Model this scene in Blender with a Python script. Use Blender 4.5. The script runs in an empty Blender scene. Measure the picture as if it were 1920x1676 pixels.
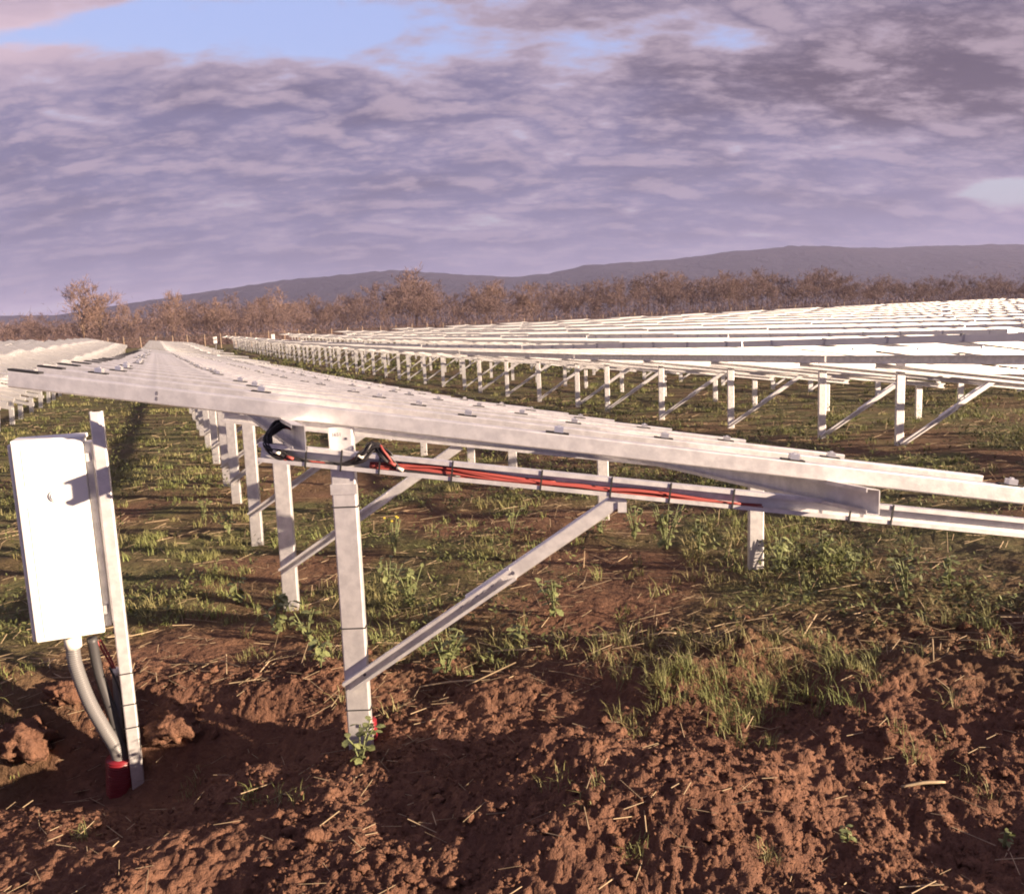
import bpy, math, random
import numpy as np
from mathutils import Vector, Matrix
R = math.radians
random.seed(7)
rng = np.random.default_rng(11)
sc = bpy.context.scene
col = sc.collection

# ------------------------------------------------------------------ camera
H, F_PX, PITCH, ROLL = 2.0, 1509.18, .1487, .039
cp, sp = math.cos(PITCH), math.sin(PITCH)
right, fwd, down = Vector((1, 0, 0)), Vector((0, cp, -sp)), Vector((0, -sp, -cp))
ri = right * math.cos(ROLL) + down * math.sin(ROLL)
di = -right * math.sin(ROLL) + down * math.cos(ROLL)
cam_data = bpy.data.cameras.new('camera')
cam_data.sensor_fit = 'HORIZONTAL'; cam_data.sensor_width = 36
cam_data.lens = 36 * F_PX / 1920
cam_data.clip_start = .05; cam_data.clip_end = 20000
cam = bpy.data.objects.new('camera', cam_data); col.objects.link(cam)
m = Matrix.Identity(4)
for i in range(3):
    m[i][0] = ri[i]; m[i][1] = -di[i]; m[i][2] = -fwd[i]
m.translation = (0, 0, H)
cam.matrix_world = m
sc.camera = cam

def ray(x, y):
    """direction through a pixel of the 1920x1676 photograph"""
    a, b = (x - 960) / F_PX, (y - 838) / F_PX
    return fwd + ri * a + di * b
def atY(x, y, Y):
    d = ray(x, y); return d * (Y / d.y) + Vector((0, 0, H))

# ------------------------------------------------------------------ light
SUN_AZ, SUN_EL = R(23.5), R(12.2)          # azimuth behind the picture plane's right-hand side
S = Vector((math.cos(SUN_AZ) * math.cos(SUN_EL), -math.sin(SUN_AZ) * math.cos(SUN_EL), math.sin(SUN_EL)))
sun = bpy.data.lights.new('sun', 'SUN'); sun.energy = 5.0; sun.angle = R(.55); sun.color = (1, .77, .56)
so = bpy.data.objects.new('sun', sun); col.objects.link(so)
so.rotation_euler = S.to_track_quat('Z', 'Y').to_euler()
so.location = (20, -5, 20)
sc.view_settings.view_transform = 'Standard'; sc.view_settings.look = 'None'
sc.view_settings.exposure = 1.7; sc.view_settings.gamma = 1
EXPO = 2 ** 1.7
sc.cycles.use_denoising = True
sc.cycles.max_bounces = 6; sc.cycles.volume_bounces = 1
sc.cycles.sample_clamp_indirect = 4
sc.cycles.filter_width = 1.9        # a soft phone lens

# node helper
class NT:
    def __init__(s, tree): s.t = tree; s.l = tree.links
    def n(s, kind, **kw):
        nd = s.t.nodes.new(kind)
        ins = kw.pop('ins', {})
        for k, v in kw.items(): setattr(nd, k, v)
        for k, v in ins.items():
            if hasattr(v, 'is_linked') or isinstance(v, bpy.types.NodeSocket): s.l.new(v, nd.inputs[k])
            else: nd.inputs[k].default_value = v
        return nd
    def math(s, op, a, b=0., c=None, clamp=False):
        nd = s.n('ShaderNodeMath', operation=op, use_clamp=clamp)
        for i, v in enumerate((a, b, c)):
            if v is None: continue
            if isinstance(v, bpy.types.NodeSocket): s.l.new(v, nd.inputs[i])
            else: nd.inputs[i].default_value = v
        return nd.outputs[0]
    def mix(s, f, a, b, blend='MIX'):
        nd = s.n('ShaderNodeMix', data_type='RGBA', blend_type=blend)
        for i, v in ((0, f), (6, a), (7, b)):
            if isinstance(v, bpy.types.NodeSocket): s.l.new(v, nd.inputs[i])
            elif i == 0: nd.inputs[0].default_value = v
            else: nd.inputs[i].default_value = (*v, 1)
        return nd.outputs[2]
    def noise(s, vec, scale, detail=4, rough=.55, dist=0., out=0):
        nd = s.n('ShaderNodeTexNoise', ins={'Scale': scale, 'Detail': detail, 'Roughness': rough, 'Distortion': dist})
        if vec is not None: s.l.new(vec, nd.inputs['Vector'])
        return nd.outputs[out]
    def ramp(s, f, a, b):
        nd = s.n('ShaderNodeMapRange', interpolation_type='SMOOTHSTEP')
        s.l.new(f, nd.inputs[0]); nd.inputs[1].default_value = a; nd.inputs[2].default_value = b
        return nd.outputs[0]
    def mapping(s, vec, scale=(1, 1, 1), loc=(0, 0, 0), rot=(0, 0, 0)):
        nd = s.n('ShaderNodeMapping'); s.l.new(vec, nd.inputs[0])
        nd.inputs['Scale'].default_value = scale; nd.inputs['Location'].default_value = loc; nd.inputs['Rotation'].default_value = rot
        return nd.outputs[0]

# ------------------------------------------------------------------ sky
world = bpy.data.worlds.new('World'); sc.world = world; world.use_nodes = True
world.node_tree.nodes.clear()
w = NT(world.node_tree)
SKY_X, SKY_Y = 20.4, 3.3
ZO = .30                                  # softens the deck towards the horizon
def deck(px):                             # cloud-deck coordinates of a photo pixel
    d = ray(*px).normalized(); k = 1 / (max(d.z, 0) + ZO); return d.x * k, d.y * k
tc = w.n('ShaderNodeTexCoord').outputs['Generated']
sep = w.n('ShaderNodeSeparateXYZ'); w.l.new(tc, sep.inputs[0])
zc = w.math('ADD', w.math('MAXIMUM', sep.outputs[2], 0.), ZO)
dx = w.math('DIVIDE', sep.outputs[0], zc); dy = w.math('DIVIDE', sep.outputs[1], zc)
cx = w.n('ShaderNodeCombineXYZ'); w.l.new(dx, cx.inputs[0]); w.l.new(dy, cx.inputs[1])
P = cx.outputs[0]
Pm = w.mapping(P, scale=(2.5, 4.4, 1), rot=(0, 0, R(-6)), loc=(SKY_X, SKY_Y, 0))
Pl = w.mapping(P, scale=(2.5, 4.4, 1), rot=(0, 0, R(-6)), loc=(SKY_X + .08, SKY_Y - .20, 0))   # the same field a step towards the sun
nbig = w.noise(Pm, 1.0, 2, .5, .2)
nmid = w.noise(Pm, 2.1, 5, .58, .15)
nlit = w.noise(Pl, 2.1, 5, .58, .15)
nfine = w.noise(Pm, 9.0, 4, .55, .2)
def blob(px, rx, ry, rot=0.):
    rx *= .80; ry *= .62; cxx, cyy = deck(px); c, s_ = math.cos(rot), math.sin(rot)
    ax = w.math('SUBTRACT', dx, cxx); ay = w.math('SUBTRACT', dy, cyy)
    a = w.math('DIVIDE', w.math('ADD', w.math('MULTIPLY', ax, c), w.math('MULTIPLY', ay, s_)), rx)
    b = w.math('DIVIDE', w.math('SUBTRACT', w.math('MULTIPLY', ay, c), w.math('MULTIPLY', ax, s_)), ry)
    r2 = w.math('ADD', w.math('MULTIPLY', a, a), w.math('MULTIPLY', b, b))
    return w.math('EXPONENT', w.math('MULTIPLY', r2, -1.))
gap = w.math('MULTIPLY', blob((580, 45), .55, .20, R(8)), .66)
for (px, rx, ry, k) in [((200, 45), .18, .07, .30), ((1130, 80), .20, .13, .30), ((1900, 362), .20, .10, .95), ((450, 165), .20, .07, .26),
                        ((1180, 398), .045, .045, .34), ((1375, 285), .035, .06, .26), ((1430, 440), .14, .04, .36), ((1530, 355), .09, .03, .26), ((800, 240), .14, .05, .16), ((1390, 75), .07, .05, .24),
                        ((40, 585), .45, .10, .3)]:
    gap = w.math('ADD', gap, w.math('MULTIPLY', blob(px, rx, ry), k))
cov = w.math('ADD', w.math('MULTIPLY', w.math('SUBTRACT', nbig, .5), .8), w.math('MULTIPLY', w.math('SUBTRACT', nmid, .5), 1.35))
cov = w.math('ADD', cov, w.math('MULTIPLY', w.math('SUBTRACT', nfine, .5), .22))
cov = w.math('SUBTRACT', w.math('ADD', cov, .62), gap)
cloud = w.ramp(cov, .06, .42)
sky = w.n('ShaderNodeTexSky', sky_type='NISHITA', sun_disc=False, sun_elevation=SUN_EL, sun_rotation=R(90) + SUN_AZ, air_density=1.3, dust_density=2.2, ozone_density=3.0)
K = 1 / (.1 * EXPO)                        # display value -> world colour at strength 0.1
c3 = lambda r, g, b: (r * K, g * K, b * K)
clear = w.mix(w.ramp(sep.outputs[2], .10, .34), c3(.60, .60, .68), c3(.42, .50, .88))
clear = w.mix(.15, clear, sky.outputs[0])
side = w.ramp(w.math('ADD', w.math('SUBTRACT', nmid, nlit), w.math('MULTIPLY', w.math('SUBTRACT', nfine, .5), .13)), -.06, .20)   # flanks turned to the sun
edge = w.math('SUBTRACT', 1., w.ramp(cov, .26, .66))          # thin rims let light through
lit = w.math('MAXIMUM', w.math('MULTIPLY', side, .60), w.math('MULTIPLY', edge, .72))
thick = w.ramp(w.math('ADD', w.math('ADD', w.math('MULTIPLY', nbig, .75), w.math('MULTIPLY', nmid, .30)), w.math('MULTIPLY', blob((1800, 130), .75, .42), .55)), .36, 1.0)
base = w.mix(thick, c3(.215, .205, .360), c3(.108, .085, .135))
ccol = w.mix(lit, base, c3(.60, .47, .555))
pink = w.math('MULTIPLY', blob((20, 60), .30, .16), .75)
ccol = w.mix(pink, ccol, c3(.80, .60, .68))
allc = w.mix(cloud, clear, ccol)
low = w.math('SUBTRACT', 1., w.ramp(sep.outputs[2], .0, .24))  # air near the horizon evens the deck out
allc = w.mix(w.math('MULTIPLY', low, .72), allc, c3(.205, .205, .335))
bg = w.n('ShaderNodeBackground', ins={'Strength': .1}); w.l.new(allc, bg.inputs[0])
wo = w.n('ShaderNodeOutputWorld'); w.l.new(bg.outputs[0], wo.inputs[0])

# ------------------------------------------------------------------ materials
def mat(name, base=(.5, .5, .5), rough=.6, metal=0., var=0., vscale=8., vcol=None, rvar=0., bump=0., bscale=40., coords='Object', spec=.5, sub=None):
    mt = bpy.data.materials.new(name); mt.use_nodes = True
    t = NT(mt.node_tree); p = mt.node_tree.nodes['Principled BSDF']
    p.inputs['Base Color'].default_value = (*base, 1); p.inputs['Roughness'].default_value = rough; p.inputs['Metallic'].default_value = metal
    p.inputs['Specular IOR Level'].default_value = spec
    tcn = t.n('ShaderNodeTexCoord').outputs[coords]
    if var:
        nz = t.ramp(t.noise(tcn, vscale, 5, .6), .32, .68)
        c2 = vcol or tuple(max(0, b * (1 - var)) for b in base)
        t.l.new(t.mix(nz, c2, base), p.inputs['Base Color'])
    if rvar:
        nz = t.noise(tcn, vscale * 1.7, 4, .6)
        t.l.new(t.math('MULTIPLY_ADD', nz, rvar * 2, rough - rvar), p.inputs['Roughness'])
    if bump:
        b = t.n('ShaderNodeBump', ins={'Strength': bump, 'Distance': .01}); t.l.new(t.noise(tcn, bscale, 4, .6), b.inputs['Height'])
        t.l.new(b.outputs[0], p.inputs['Normal'])
    return mt
M = {}
M['galv'] = mat('galvanised_steel', (.80, .78, .775), .48, .70, .24, 15., (.63, .615, .62), .09, .06, 120.)
M['galv_far'] = mat('galvanised_steel_weathered', (.78, .77, .765), .48, .76, .12, 2.)
M['clamp'] = mat('bright_aluminium', (.86, .86, .88), .32, .9)
M['white'] = mat('white_cabinet_enamel', (.80, .80, .78), .38, 0, .05, 3.)
M['whitepl'] = mat('white_plastic', (.75, .72, .62), .5)
M['grey'] = mat('grey_conduit_plastic', (.15, .145, .145), .45)
M['darkgrey'] = mat('dark_grey_hose_shade_toned', (.05, .048, .05), .5)  # dark grey hose, deepened further to stand in for the post's shadow
M['black'] = mat('black_rubber', (.018, .017, .018), .55)
M['blackc'] = mat('black_cable_jacket', (.02, .018, .02), .4)
M['redc'] = mat('red_cable_jacket', (.30, .058, .050), .6)
M['redduct'] = mat('red_duct_plastic', (.17, .010, .016), .4)
M['straw'] = mat('dry_straw', (.48, .36, .22), .8, 0, .5, 5.)
M['leaf'] = mat('weed_leaf', (.21, .235, .095), .55, 0, .45, 9.)
M['leafd'] = mat('ground_cover_leaf', (.140, .155, .055), .6, 0, .5, 2.)
M['stem'] = mat('weed_stem', (.15, .17, .07), .7)
M['flower'] = mat('yellow_flower', (.65, .50, .05), .7)
M['grass'] = mat('grass_blade', (.180, .215, .068), .6, 0, .5, 1.1, (.24, .205, .095))
M['bark'] = mat('tree_bark', (.20, .135, .095), .9, 0, .4, 3.)
M['twig'] = mat('winter_twigs', (.225, .145, .120), .9, 0, .4, .6)
M['twig2'] = mat('haze_toned_brown_twigs', (.180, .118, .108), .9, 0, .4, .6)  # twig brown pulled towards the haze colour, painting in the distant air
M['stake'] = mat('pale_wood_stake', (.40, .29, .20), .85, 0, .3, 4.)
M['wire'] = mat('fence_wire', (.5, .5, .5), .5, .8)
M['ink'] = mat('stamp_ink', (.05, .045, .07), .7)
for k in ('leaf', 'leafd', 'grass'):
    M[k].node_tree.nodes['Principled BSDF'].inputs['Specular IOR Level'].default_value = .3

def soil_mat(name):
    mt = bpy.data.materials.new(name); mt.use_nodes = True
    t = NT(mt.node_tree); p = mt.node_tree.nodes['Principled BSDF']
    tcn = t.n('ShaderNodeTexCoord').outputs['Object']
    n1 = t.ramp(t.noise(tcn, 1.7, 7, .68), .3, .7); n2 = t.ramp(t.noise(tcn, 14., 6, .65), .3, .7); n3 = t.noise(tcn, 60., 4, .6)
    c = t.mix(n1, (.150, .074, .047), (.230, .120, .076))
    c = t.mix(t.math('MULTIPLY', n2, .6), c, (.092, .048, .036))
    at = t.n('ShaderNodeAttribute', attribute_name='veg', attribute_type='GEOMETRY').outputs['Fac']
    gn = t.ramp(t.noise(tcn, 2.2, 6, .65), .30, .66)
    gcol = t.mix(gn, (.100, .106, .042), (.140, .115, .058))
    gcol = t.mix(t.math('MULTIPLY', t.ramp(t.noise(tcn, .55, 4, .6), .45, .7), .6), gcol, (.125, .078, .048))
    c = t.mix(at, c, gcol)
    wood = t.ramp(t.noise(tcn, .012, 5, .6), .4, .6)
    t.l.new(c, p.inputs['Base Color']); p.inputs['Roughness'].default_value = .95; p.inputs['Specular IOR Level'].default_value = .15
    b = t.n('ShaderNodeBump', ins={'Strength': 1.0, 'Distance': .020})
    t.l.new(t.math('ADD', t.math('MULTIPLY', n3, .6), t.math('MULTIPLY', n2, .8)), b.inputs['Height']); t.l.new(b.outputs[0], p.inputs['Normal'])
    return mt
M['soil'] = soil_mat('red_soil_and_weeds')
def hill_mat():
    mt = bpy.data.materials.new('wooded_hillside'); mt.use_nodes = True
    t = NT(mt.node_tree); p = mt.node_tree.nodes['Principled BSDF']
    tcn = t.n('ShaderNodeTexCoord').outputs['Object']
    n1 = t.ramp(t.noise(tcn, .004, 5, .6), .35, .65); n2 = t.ramp(t.noise(tcn, .03, 5, .65), .3, .7)
    c = t.mix(n1, (.026, .026, .038), (.036, .032, .042)); c = t.mix(t.math('MULTIPLY', n2, .6), c, (.018, .019, .030))
    t.l.new(c, p.inputs['Base Color']); p.inputs['Roughness'].default_value = 1; p.inputs['Specular IOR Level'].default_value = 0
    b = t.n('ShaderNodeBump', ins={'Strength': 1., 'Distance': 12.}); t.l.new(t.noise(tcn, .03, 4, .6), b.inputs['Height']); t.l.new(b.outputs[0], p.inputs['Normal'])
    return mt
M['hill'] = hill_mat()

# ------------------------------------------------------------------ mesh helpers
def tag(o, label=None, cat=None, group=None, kind=None):
    for k, v in (('label', label), ('category', cat), ('group', group), ('kind', kind)):
        if v: o[k] = v
    return o
def link(name, me, parent=None):
    o = bpy.data.objects.new(name, me); col.objects.link(o)
    if parent is not None: o.parent = parent
    return o
def empty(name, loc=(0, 0, 0)):
    o = bpy.data.objects.new(name, None); o.location = loc; o.empty_display_size = .1; col.objects.link(o); return o
def np_mesh(name, V, Fc, material, smooth=False):
    """V (n,3), Fc (m,3) or (m,4)"""
    V = np.asarray(V, np.float32); Fc = np.asarray(Fc, np.int32); me = bpy.data.meshes.new(name); k = Fc.shape[1]
    me.vertices.add(len(V)); me.vertices.foreach_set('co', V.ravel())
    me.loops.add(Fc.size); me.loops.foreach_set('vertex_index', Fc.ravel())
    me.polygons.add(len(Fc)); me.polygons.foreach_set('loop_start', np.arange(0, Fc.size, k, dtype=np.int32))
    if smooth: me.polygons.foreach_set('use_smooth', np.ones(len(Fc), bool))
    me.update(calc_edges=True); me.materials.append(material); return me
class MB:
    def __init__(s): s.v = []; s.f = []; s.mi = []; s.cur = 0
    def add(s, V, Fs):
        b = len(s.v); s.v += [tuple(p) for p in V]; s.f += [tuple(i + b for i in f) for f in Fs]; s.mi += [s.cur] * len(Fs); return s
    def box(s, lo, hi):
        x0, y0, z0 = lo; x1, y1, z1 = hi
        return s.add([(x0, y0, z0), (x1, y0, z0), (x1, y1, z0), (x0, y1, z0), (x0, y0, z1), (x1, y0, z1), (x1, y1, z1), (x0, y1, z1)],
                     [(0, 3, 2, 1), (4, 5, 6, 7), (0, 1, 5, 4), (1, 2, 6, 5), (2, 3, 7, 6), (3, 0, 4, 7)])
    def obox(s, c, ax, ay, az, hx, hy, hz):
        c = Vector(c); V = []
        for z in (-1, 1):
            for x, y in ((-1, -1), (1, -1), (1, 1), (-1, 1)): V.append(c + ax * hx * x + ay * hy * y + az * hz * z)
        return s.add(V, [(0, 3, 2, 1), (4, 5, 6, 7), (0, 1, 5, 4), (1, 2, 6, 5), (2, 3, 7, 6), (3, 0, 4, 7)])
    def sweep(s, prof, p0, p1, a, b, cap=True):
        """thin-walled strip profile (open polyline with thickness already closed) from p0 to p1; prof points are (a,b) coordinates"""
        p0, p1, a, b = Vector(p0), Vector(p1), Vector(a), Vector(b); n = len(prof)
        V = [p0 + a * x + b * y for x, y in prof] + [p1 + a * x + b * y for x, y in prof]
        Fs = [(i, (i + 1) % n, n + (i + 1) % n, n + i) for i in range(n)]
        s.add(V, Fs)
        if cap:                              # a strip outline: cap as quads between outer and inner line
            h = n // 2; base = len(s.v) - 2 * n
            for i in range(h - 1):
                for off in (0, n):
                    s.f.append((base + off + i, base + off + i + 1, base + off + n - 2 - i, base + off + n - 1 - i)); s.mi.append(s.cur)
        return s
    def tube(s, pts, r, k=8, cap=True):
        pts = [Vector(p) for p in pts]; n = len(pts); V = []; up = Vector((.13, .21, .97)).normalized()
        rs = r if hasattr(r, '__len__') else [r] * n
        for i, p in enumerate(pts):
            d = (pts[min(i + 1, n - 1)] - pts[max(i - 1, 0)]).normalized()
            if abs(d.dot(up)) > .97: up2 = Vector((1, .1, 0))
            else: up2 = up
            e = d.cross(up2).normalized(); g = e.cross(d)
            for j in range(k):
                t = 2 * math.pi * j / k; V.append(p + (e * math.cos(t) + g * math.sin(t)) * rs[i])
        Fs = [(i * k + j, i * k + (j + 1) % k, (i + 1) * k + (j + 1) % k, (i + 1) * k + j) for i in range(n - 1) for j in range(k)]
        if cap: Fs += [tuple(range(k - 1, -1, -1)), tuple((n - 1) * k + j for j in range(k))]
        return s.add(V, Fs)
    def mesh(s, name, mats, smooth=False):
        me = bpy.data.meshes.new(name); me.from_pydata(s.v, [], s.f)
        for mm in (mats if isinstance(mats, (list, tuple)) else [mats]): me.materials.append(mm)
        if len(me.materials) > 1: me.polygons.foreach_set('material_index', s.mi)
        if smooth: me.polygons.foreach_set('use_smooth', [True] * len(me.polygons))
        me.update(); return me
    def build(s, name, mats, parent=None, smooth=False): return link(name, s.mesh(name, mats, smooth), parent)
def cprof(wd, dp, lip, t):
    """C section: web along a (width wd, centred) at b=0, flanges to b=+dp, lips; returned as closed outline outer+inner"""
    h = wd / 2
    c = min(.007, wd * .1)
    o = [(-h + lip, dp), (-h, dp), (-h, c), (-h + c * .3, c * .3), (-h + c, 0), (h - c, 0), (h - c * .3, c * .3), (h, c), (h, dp), (h - lip, dp)]
    i = [(h - lip, dp - t), (h - t, dp - t), (h - t, c), (h - t - c * .1, t + c * .1), (h - c, t), (-h + c, t), (-h + t + c * .1, t + c * .1), (-h + t, c), (-h + t, dp - t), (-h + lip, dp - t)]
    return o + i
def spline(pts, n=10):
    pts = [Vector(p) for p in pts]; out = []
    for i in range(len(pts) - 1):
        p0, p1, p2, p3 = pts[max(i - 1, 0)], pts[i], pts[i + 1], pts[min(i + 2, len(pts) - 1)]
        for k in range(n):
            t = k / n
            out.append(.5 * ((2 * p1) + (p2 - p0) * t + (2 * p0 - 5 * p1 + 4 * p2 - p3) * t * t + (3 * p1 - p0 - 3 * p2 + p3) * t ** 3))
    return out + [pts[-1]]

# noise for terrain
_tab = rng.random((256, 256)).astype(np.float64)
def vnoise(x, y, s=0):
    x = np.asarray(x, float) + s * 17.31; y = np.asarray(y, float) + s * 9.77
    xi = np.floor(x).astype(int); yi = np.floor(y).astype(int); fx = x - xi; fy = y - yi
    fx = fx * fx * (3 - 2 * fx); fy = fy * fy * (3 - 2 * fy)
    a = _tab[xi & 255, yi & 255]; b = _tab[(xi + 1) & 255, yi & 255]; c = _tab[xi & 255, (yi + 1) & 255]; d = _tab[(xi + 1) & 255, (yi + 1) & 255]
    return (a * (1 - fx) + b * fx) * (1 - fy) + (c * (1 - fx) + d * fx) * fy
def fbm(x, y, oct=4, s=0, g=.5):
    t = 0; a = 1; n = 0
    for i in range(oct):
        ca, sa = math.cos(.6 * i), math.sin(.6 * i)
        t = t + a * vnoise((x * ca - y * sa) * 2 ** i, (x * sa + y * ca) * 2 ** i, s + i); n += a; a *= g
    return t / n
def sstep(a, b, x):   # works with a > b too
    t = np.clip((np.asarray(x, float) - a) / (b - a), 0, 1); return t * t * (3 - 2 * t)

TAN = .4326                                  # rows run along (-TAN, 1)
def terrain(X, Y):
    X = np.asarray(X, float); Y = np.asarray(Y, float)
    z = np.interp(Y, [-10, 0, 4, 8, 12, 20, 35, 50, 80, 110, 160, 250, 600, 2000, 6000], [0, 0, 0, -.05, -.1, -.15, -.17, -.12, .1, .45, .9, 1.6, 3, 10, 30])
    z = z + .045 * np.clip(X + .8, -1, 7) * np.exp(-np.square(np.maximum(Y - 5, 0) / 9))
    u = X + TAN * Y
    return z + np.clip((u - 10.7) / 7.3, 0, 20) * .08 * np.clip(Y, 0, 110) / 110
def trench_y(X): return 4.06 - .14 * (X + 2)   # line of the cable trench
def veg(X, Y):
    X = np.asarray(X, float); Y = np.asarray(Y, float)
    edge = 4.05 + .9 * (fbm(X * .9, Y * .9, 3, 5) - .5) * 2 - .30 * sstep(.2, 1.6, X) * sstep(3.4, 3.9, Y + .3) * 1.5
    v = sstep(0, 2.2, Y - edge) * (.12 + .88 * sstep(.40, .62, fbm(X * .7, Y * .7, 4, 8)))
    v = v + .45 * sstep(.6, -1.2, X + TAN * Y - 1.2) * sstep(5.0, 6.5, Y) * sstep(.3, .55, fbm(X * .8, Y * .8, 3, 91))
    return np.clip(v + .5 * sstep(6, 18, Y), 0, 1)
def ground(X, Y, detail=True):
    z = terrain(X, Y)
    d = Y - trench_y(X)
    sg = np.where(d < 0, np.interp(X, [-1.5, -.7], [.50, .26]), .24); w_ = np.exp(-np.square(d / sg)); along = np.interp(X, [-6, -2.6, -1.4, -.95, -.3, .5, 1.2], [.47, .47, .32, .04, .05, .05, 0])
    z = z - along * w_
    soil = 1 - sstep(4.2, 5.4, Y)
    berm = np.exp(-np.square((Y - 3.12 - .1 * np.sin(X * 1.3)) / .38)) * (.04 + .11 * fbm(X * 1.1, Y * 1.1, 3, 3))
    z = z + berm * 1.05 * np.interp(X, [-3, -1, .5, 3], [.6, .7, .5, .4])
    back = np.exp(-np.square((d - .50) / .22)) * .10 * fbm(X * 1.6, Y * 1.6, 2, 31) * np.interp(X, [-3, 0, 1.2], [1.3, 1, .2])
    z = z + back + .30 * soil * (fbm(X * .95 + 4, Y * 1.5, 2, 37) - .5) * sstep(1.0, 2.2, Y) * (1 - .95 * np.exp(-np.square((X + .75) / .5) - np.square((Y - 3.65) / .45)))
    z = z + .20 * np.exp(-np.square((X + 1.42) / .24) - np.square((Y - 3.72) / .20)) + .10 * np.exp(-np.square((X - .15) / .35) - np.square((Y - 3.35) / .16))
    if detail:
        rough = (.25 + .75 * soil) * (1 - .75 * w_ * np.clip(along / .2, 0, 1))
        fade = 1 / (1 + np.maximum(Y - 6, 0) / 14)
        f1 = fbm(X * 3.2, Y * 3.2, 3, 12) - .5; f2 = np.abs(fbm(X * 6.3, Y * 6.3, 3, 15) - .5)
        f3 = np.abs(fbm(X * 18, Y * 18, 3, 19) - .5); f4 = fbm(X * 55, Y * 55, 2, 23) - .5
        z = z + rough * fade * (.13 * f1 - .07 * f2 - .055 * f3 + .045 * f4) + (1 - soil) * fade * .12 * (fbm(X * 1.3, Y * 1.3, 3, 27) - .5)
    return z

# ------------------------------------------------------------------ ground sheet
NR, NC = 740, 760
yy = np.concatenate([np.linspace(-2.4, 1.9, 22)[:-1], np.linspace(1.9, 6.0, 330)[:-1], 6.0 * (5500 / 6.0) ** np.linspace(0, 1, NR - 350)])
aa = np.linspace(-1, 1, NC); aa = np.sign(aa) * (.80 * np.abs(aa) + 1.6 * np.abs(aa) ** 7)
GX = (yy[:, None] + 3.2) * aa[None, :]; GY = np.repeat(yy[:, None], NC, 1)
GZ = ground(GX, GY)
V = np.stack([GX, GY, GZ], -1).reshape(-1, 3); nr = len(yy)
ii = (np.arange(nr - 1)[:, None] * NC + np.arange(NC - 1)[None, :]).ravel()
me = np_mesh('ground', V, np.stack([ii, ii + 1, ii + NC + 1, ii + NC], 1), M['soil'], True)
att = me.attributes.new('veg', 'FLOAT', 'POINT'); att.data.foreach_set('value', veg(GX, GY).ravel().astype(np.float32))
tag(link('ground', me), 'rough red soil field with weeds and a cable trench', 'ground', kind='structure')

# ------------------------------------------------------------------ hills
def ridge(name, prof, Y0, depth, label, seed, amp):
    xs = np.array([atY(x, y, Y0).x for x, y in prof]); zs = np.array([atY(x, y, Y0).z for x, y in prof])
    gx = np.linspace(xs[0] - 1800, xs[-1] + 2600, 520); gt = np.linspace(-1, 1, 40)
    crest = np.interp(gx, xs, zs, zs[0] * .55, zs[-1] * .9)
    A, B = np.meshgrid(gx, gt); C = np.repeat(crest[None, :], 40, 0)
    sh = 1 - np.abs(B) ** 1.35
    Z = C * sh + amp * (fbm(A / 26, B * 40, 3, seed) - .5) * sh + 25 * (fbm(A / 300, B * 4, 3, seed + 3) - .5) * sh * (1 - sh) * 4
    Yg = Y0 + B * depth
    V = np.stack([A, Yg, Z - 20 * (1 - sh)], -1).reshape(-1, 3)
    i = (np.arange(39)[:, None] * 520 + np.arange(519)[None, :]).ravel()
    tag(link(name, np_mesh(name, V, np.stack([i, i + 1, i + 521, i + 520], 1), M['hill'], True)), label, 'hill', kind='structure')
ridge('hills', [(-200, 600), (0, 592), (120, 592), (300, 562), (400, 546), (540, 525), (640, 516), (740, 506), (830, 513), (960, 520), (1030, 512), (1100, 497), (1250, 487), (1370, 472), (1480, 462), (1540, 462), (1600, 466), (1730, 462), (1860, 459), (1920, 461), (2100, 470)],
      2600, 900, 'long wooded ridge rising behind the bare trees towards the right', 41, 10)

# ------------------------------------------------------------------ racks
LY, NPOST, TABLE = 2.103, 4, 7.69            # frame spacing, frames, table pitch (all measured along Y)
RAILS, RS = 8, .961
TILT, PHI = .1497, -.0293
HI_X, HI_Z, SPAN = -1.553, 1.885, 5.556
rowdir = Vector((-TAN, 1, 0))
def set_phi(phi):
    global rdir, rback, rup, RLEN
    rdir = Vector((1, phi, -TILT)).normalized(); rback = Vector((-phi, 1, 0)).normalized(); rup = rdir.cross(rback); RLEN = SPAN / rdir.x
    if rup.z < 0: rup = -rup
set_phi(PHI)
def plane_z(x, y): return HI_Z - (x - HI_X + TAN * y) * TILT            # top of the rails above a local point
def fpos(k): return Vector((-TAN * LY * k, LY * k, 0))
PUR_U = (-.218, 2.32)                        # local u of the two purlins
RAIL_H, PUR_H, GIR_H = .080, .118, .090
rail_base = plane_z
def tall_post(simple=False):
    mb = MB(); top = plane_z(0, 0) - RAIL_H - .012
    if simple: mb.box((-.06, 0, -.7), (.06, .045, top))
    else: mb.sweep(cprof(.118, .048, .016, .0045), (0, 0, -.7), (0, 0, top), (1, 0, 0), (0, 1, 0))
    return mb
def short_post(simple=False):
    mb = MB(); top = plane_z(3.55, 0) - RAIL_H - PUR_H - GIR_H + .05
    if simple: mb.box((3.49, 0, -.7), (3.61, .045, top))
    else: mb.sweep(cprof(.112, .045, .016, .0045), (3.55, 0, -.7), (3.55, 0, top), (1, 0, 0), (0, 1, 0))
    return mb
GT = .138                                    # the girders run a touch flatter than the rails
gdir = Vector((1, 0, -GT)).normalized(); gup = Vector((GT, 0, 1)).normalized()
G0, G1 = -.38, 4.0
GZC = RAIL_H + PUR_H + GIR_H / 2
def gpt(x, dy=0, dz=0): return Vector((x, dy, plane_z(0, 0) - GZC - x * GT + dz))
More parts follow.
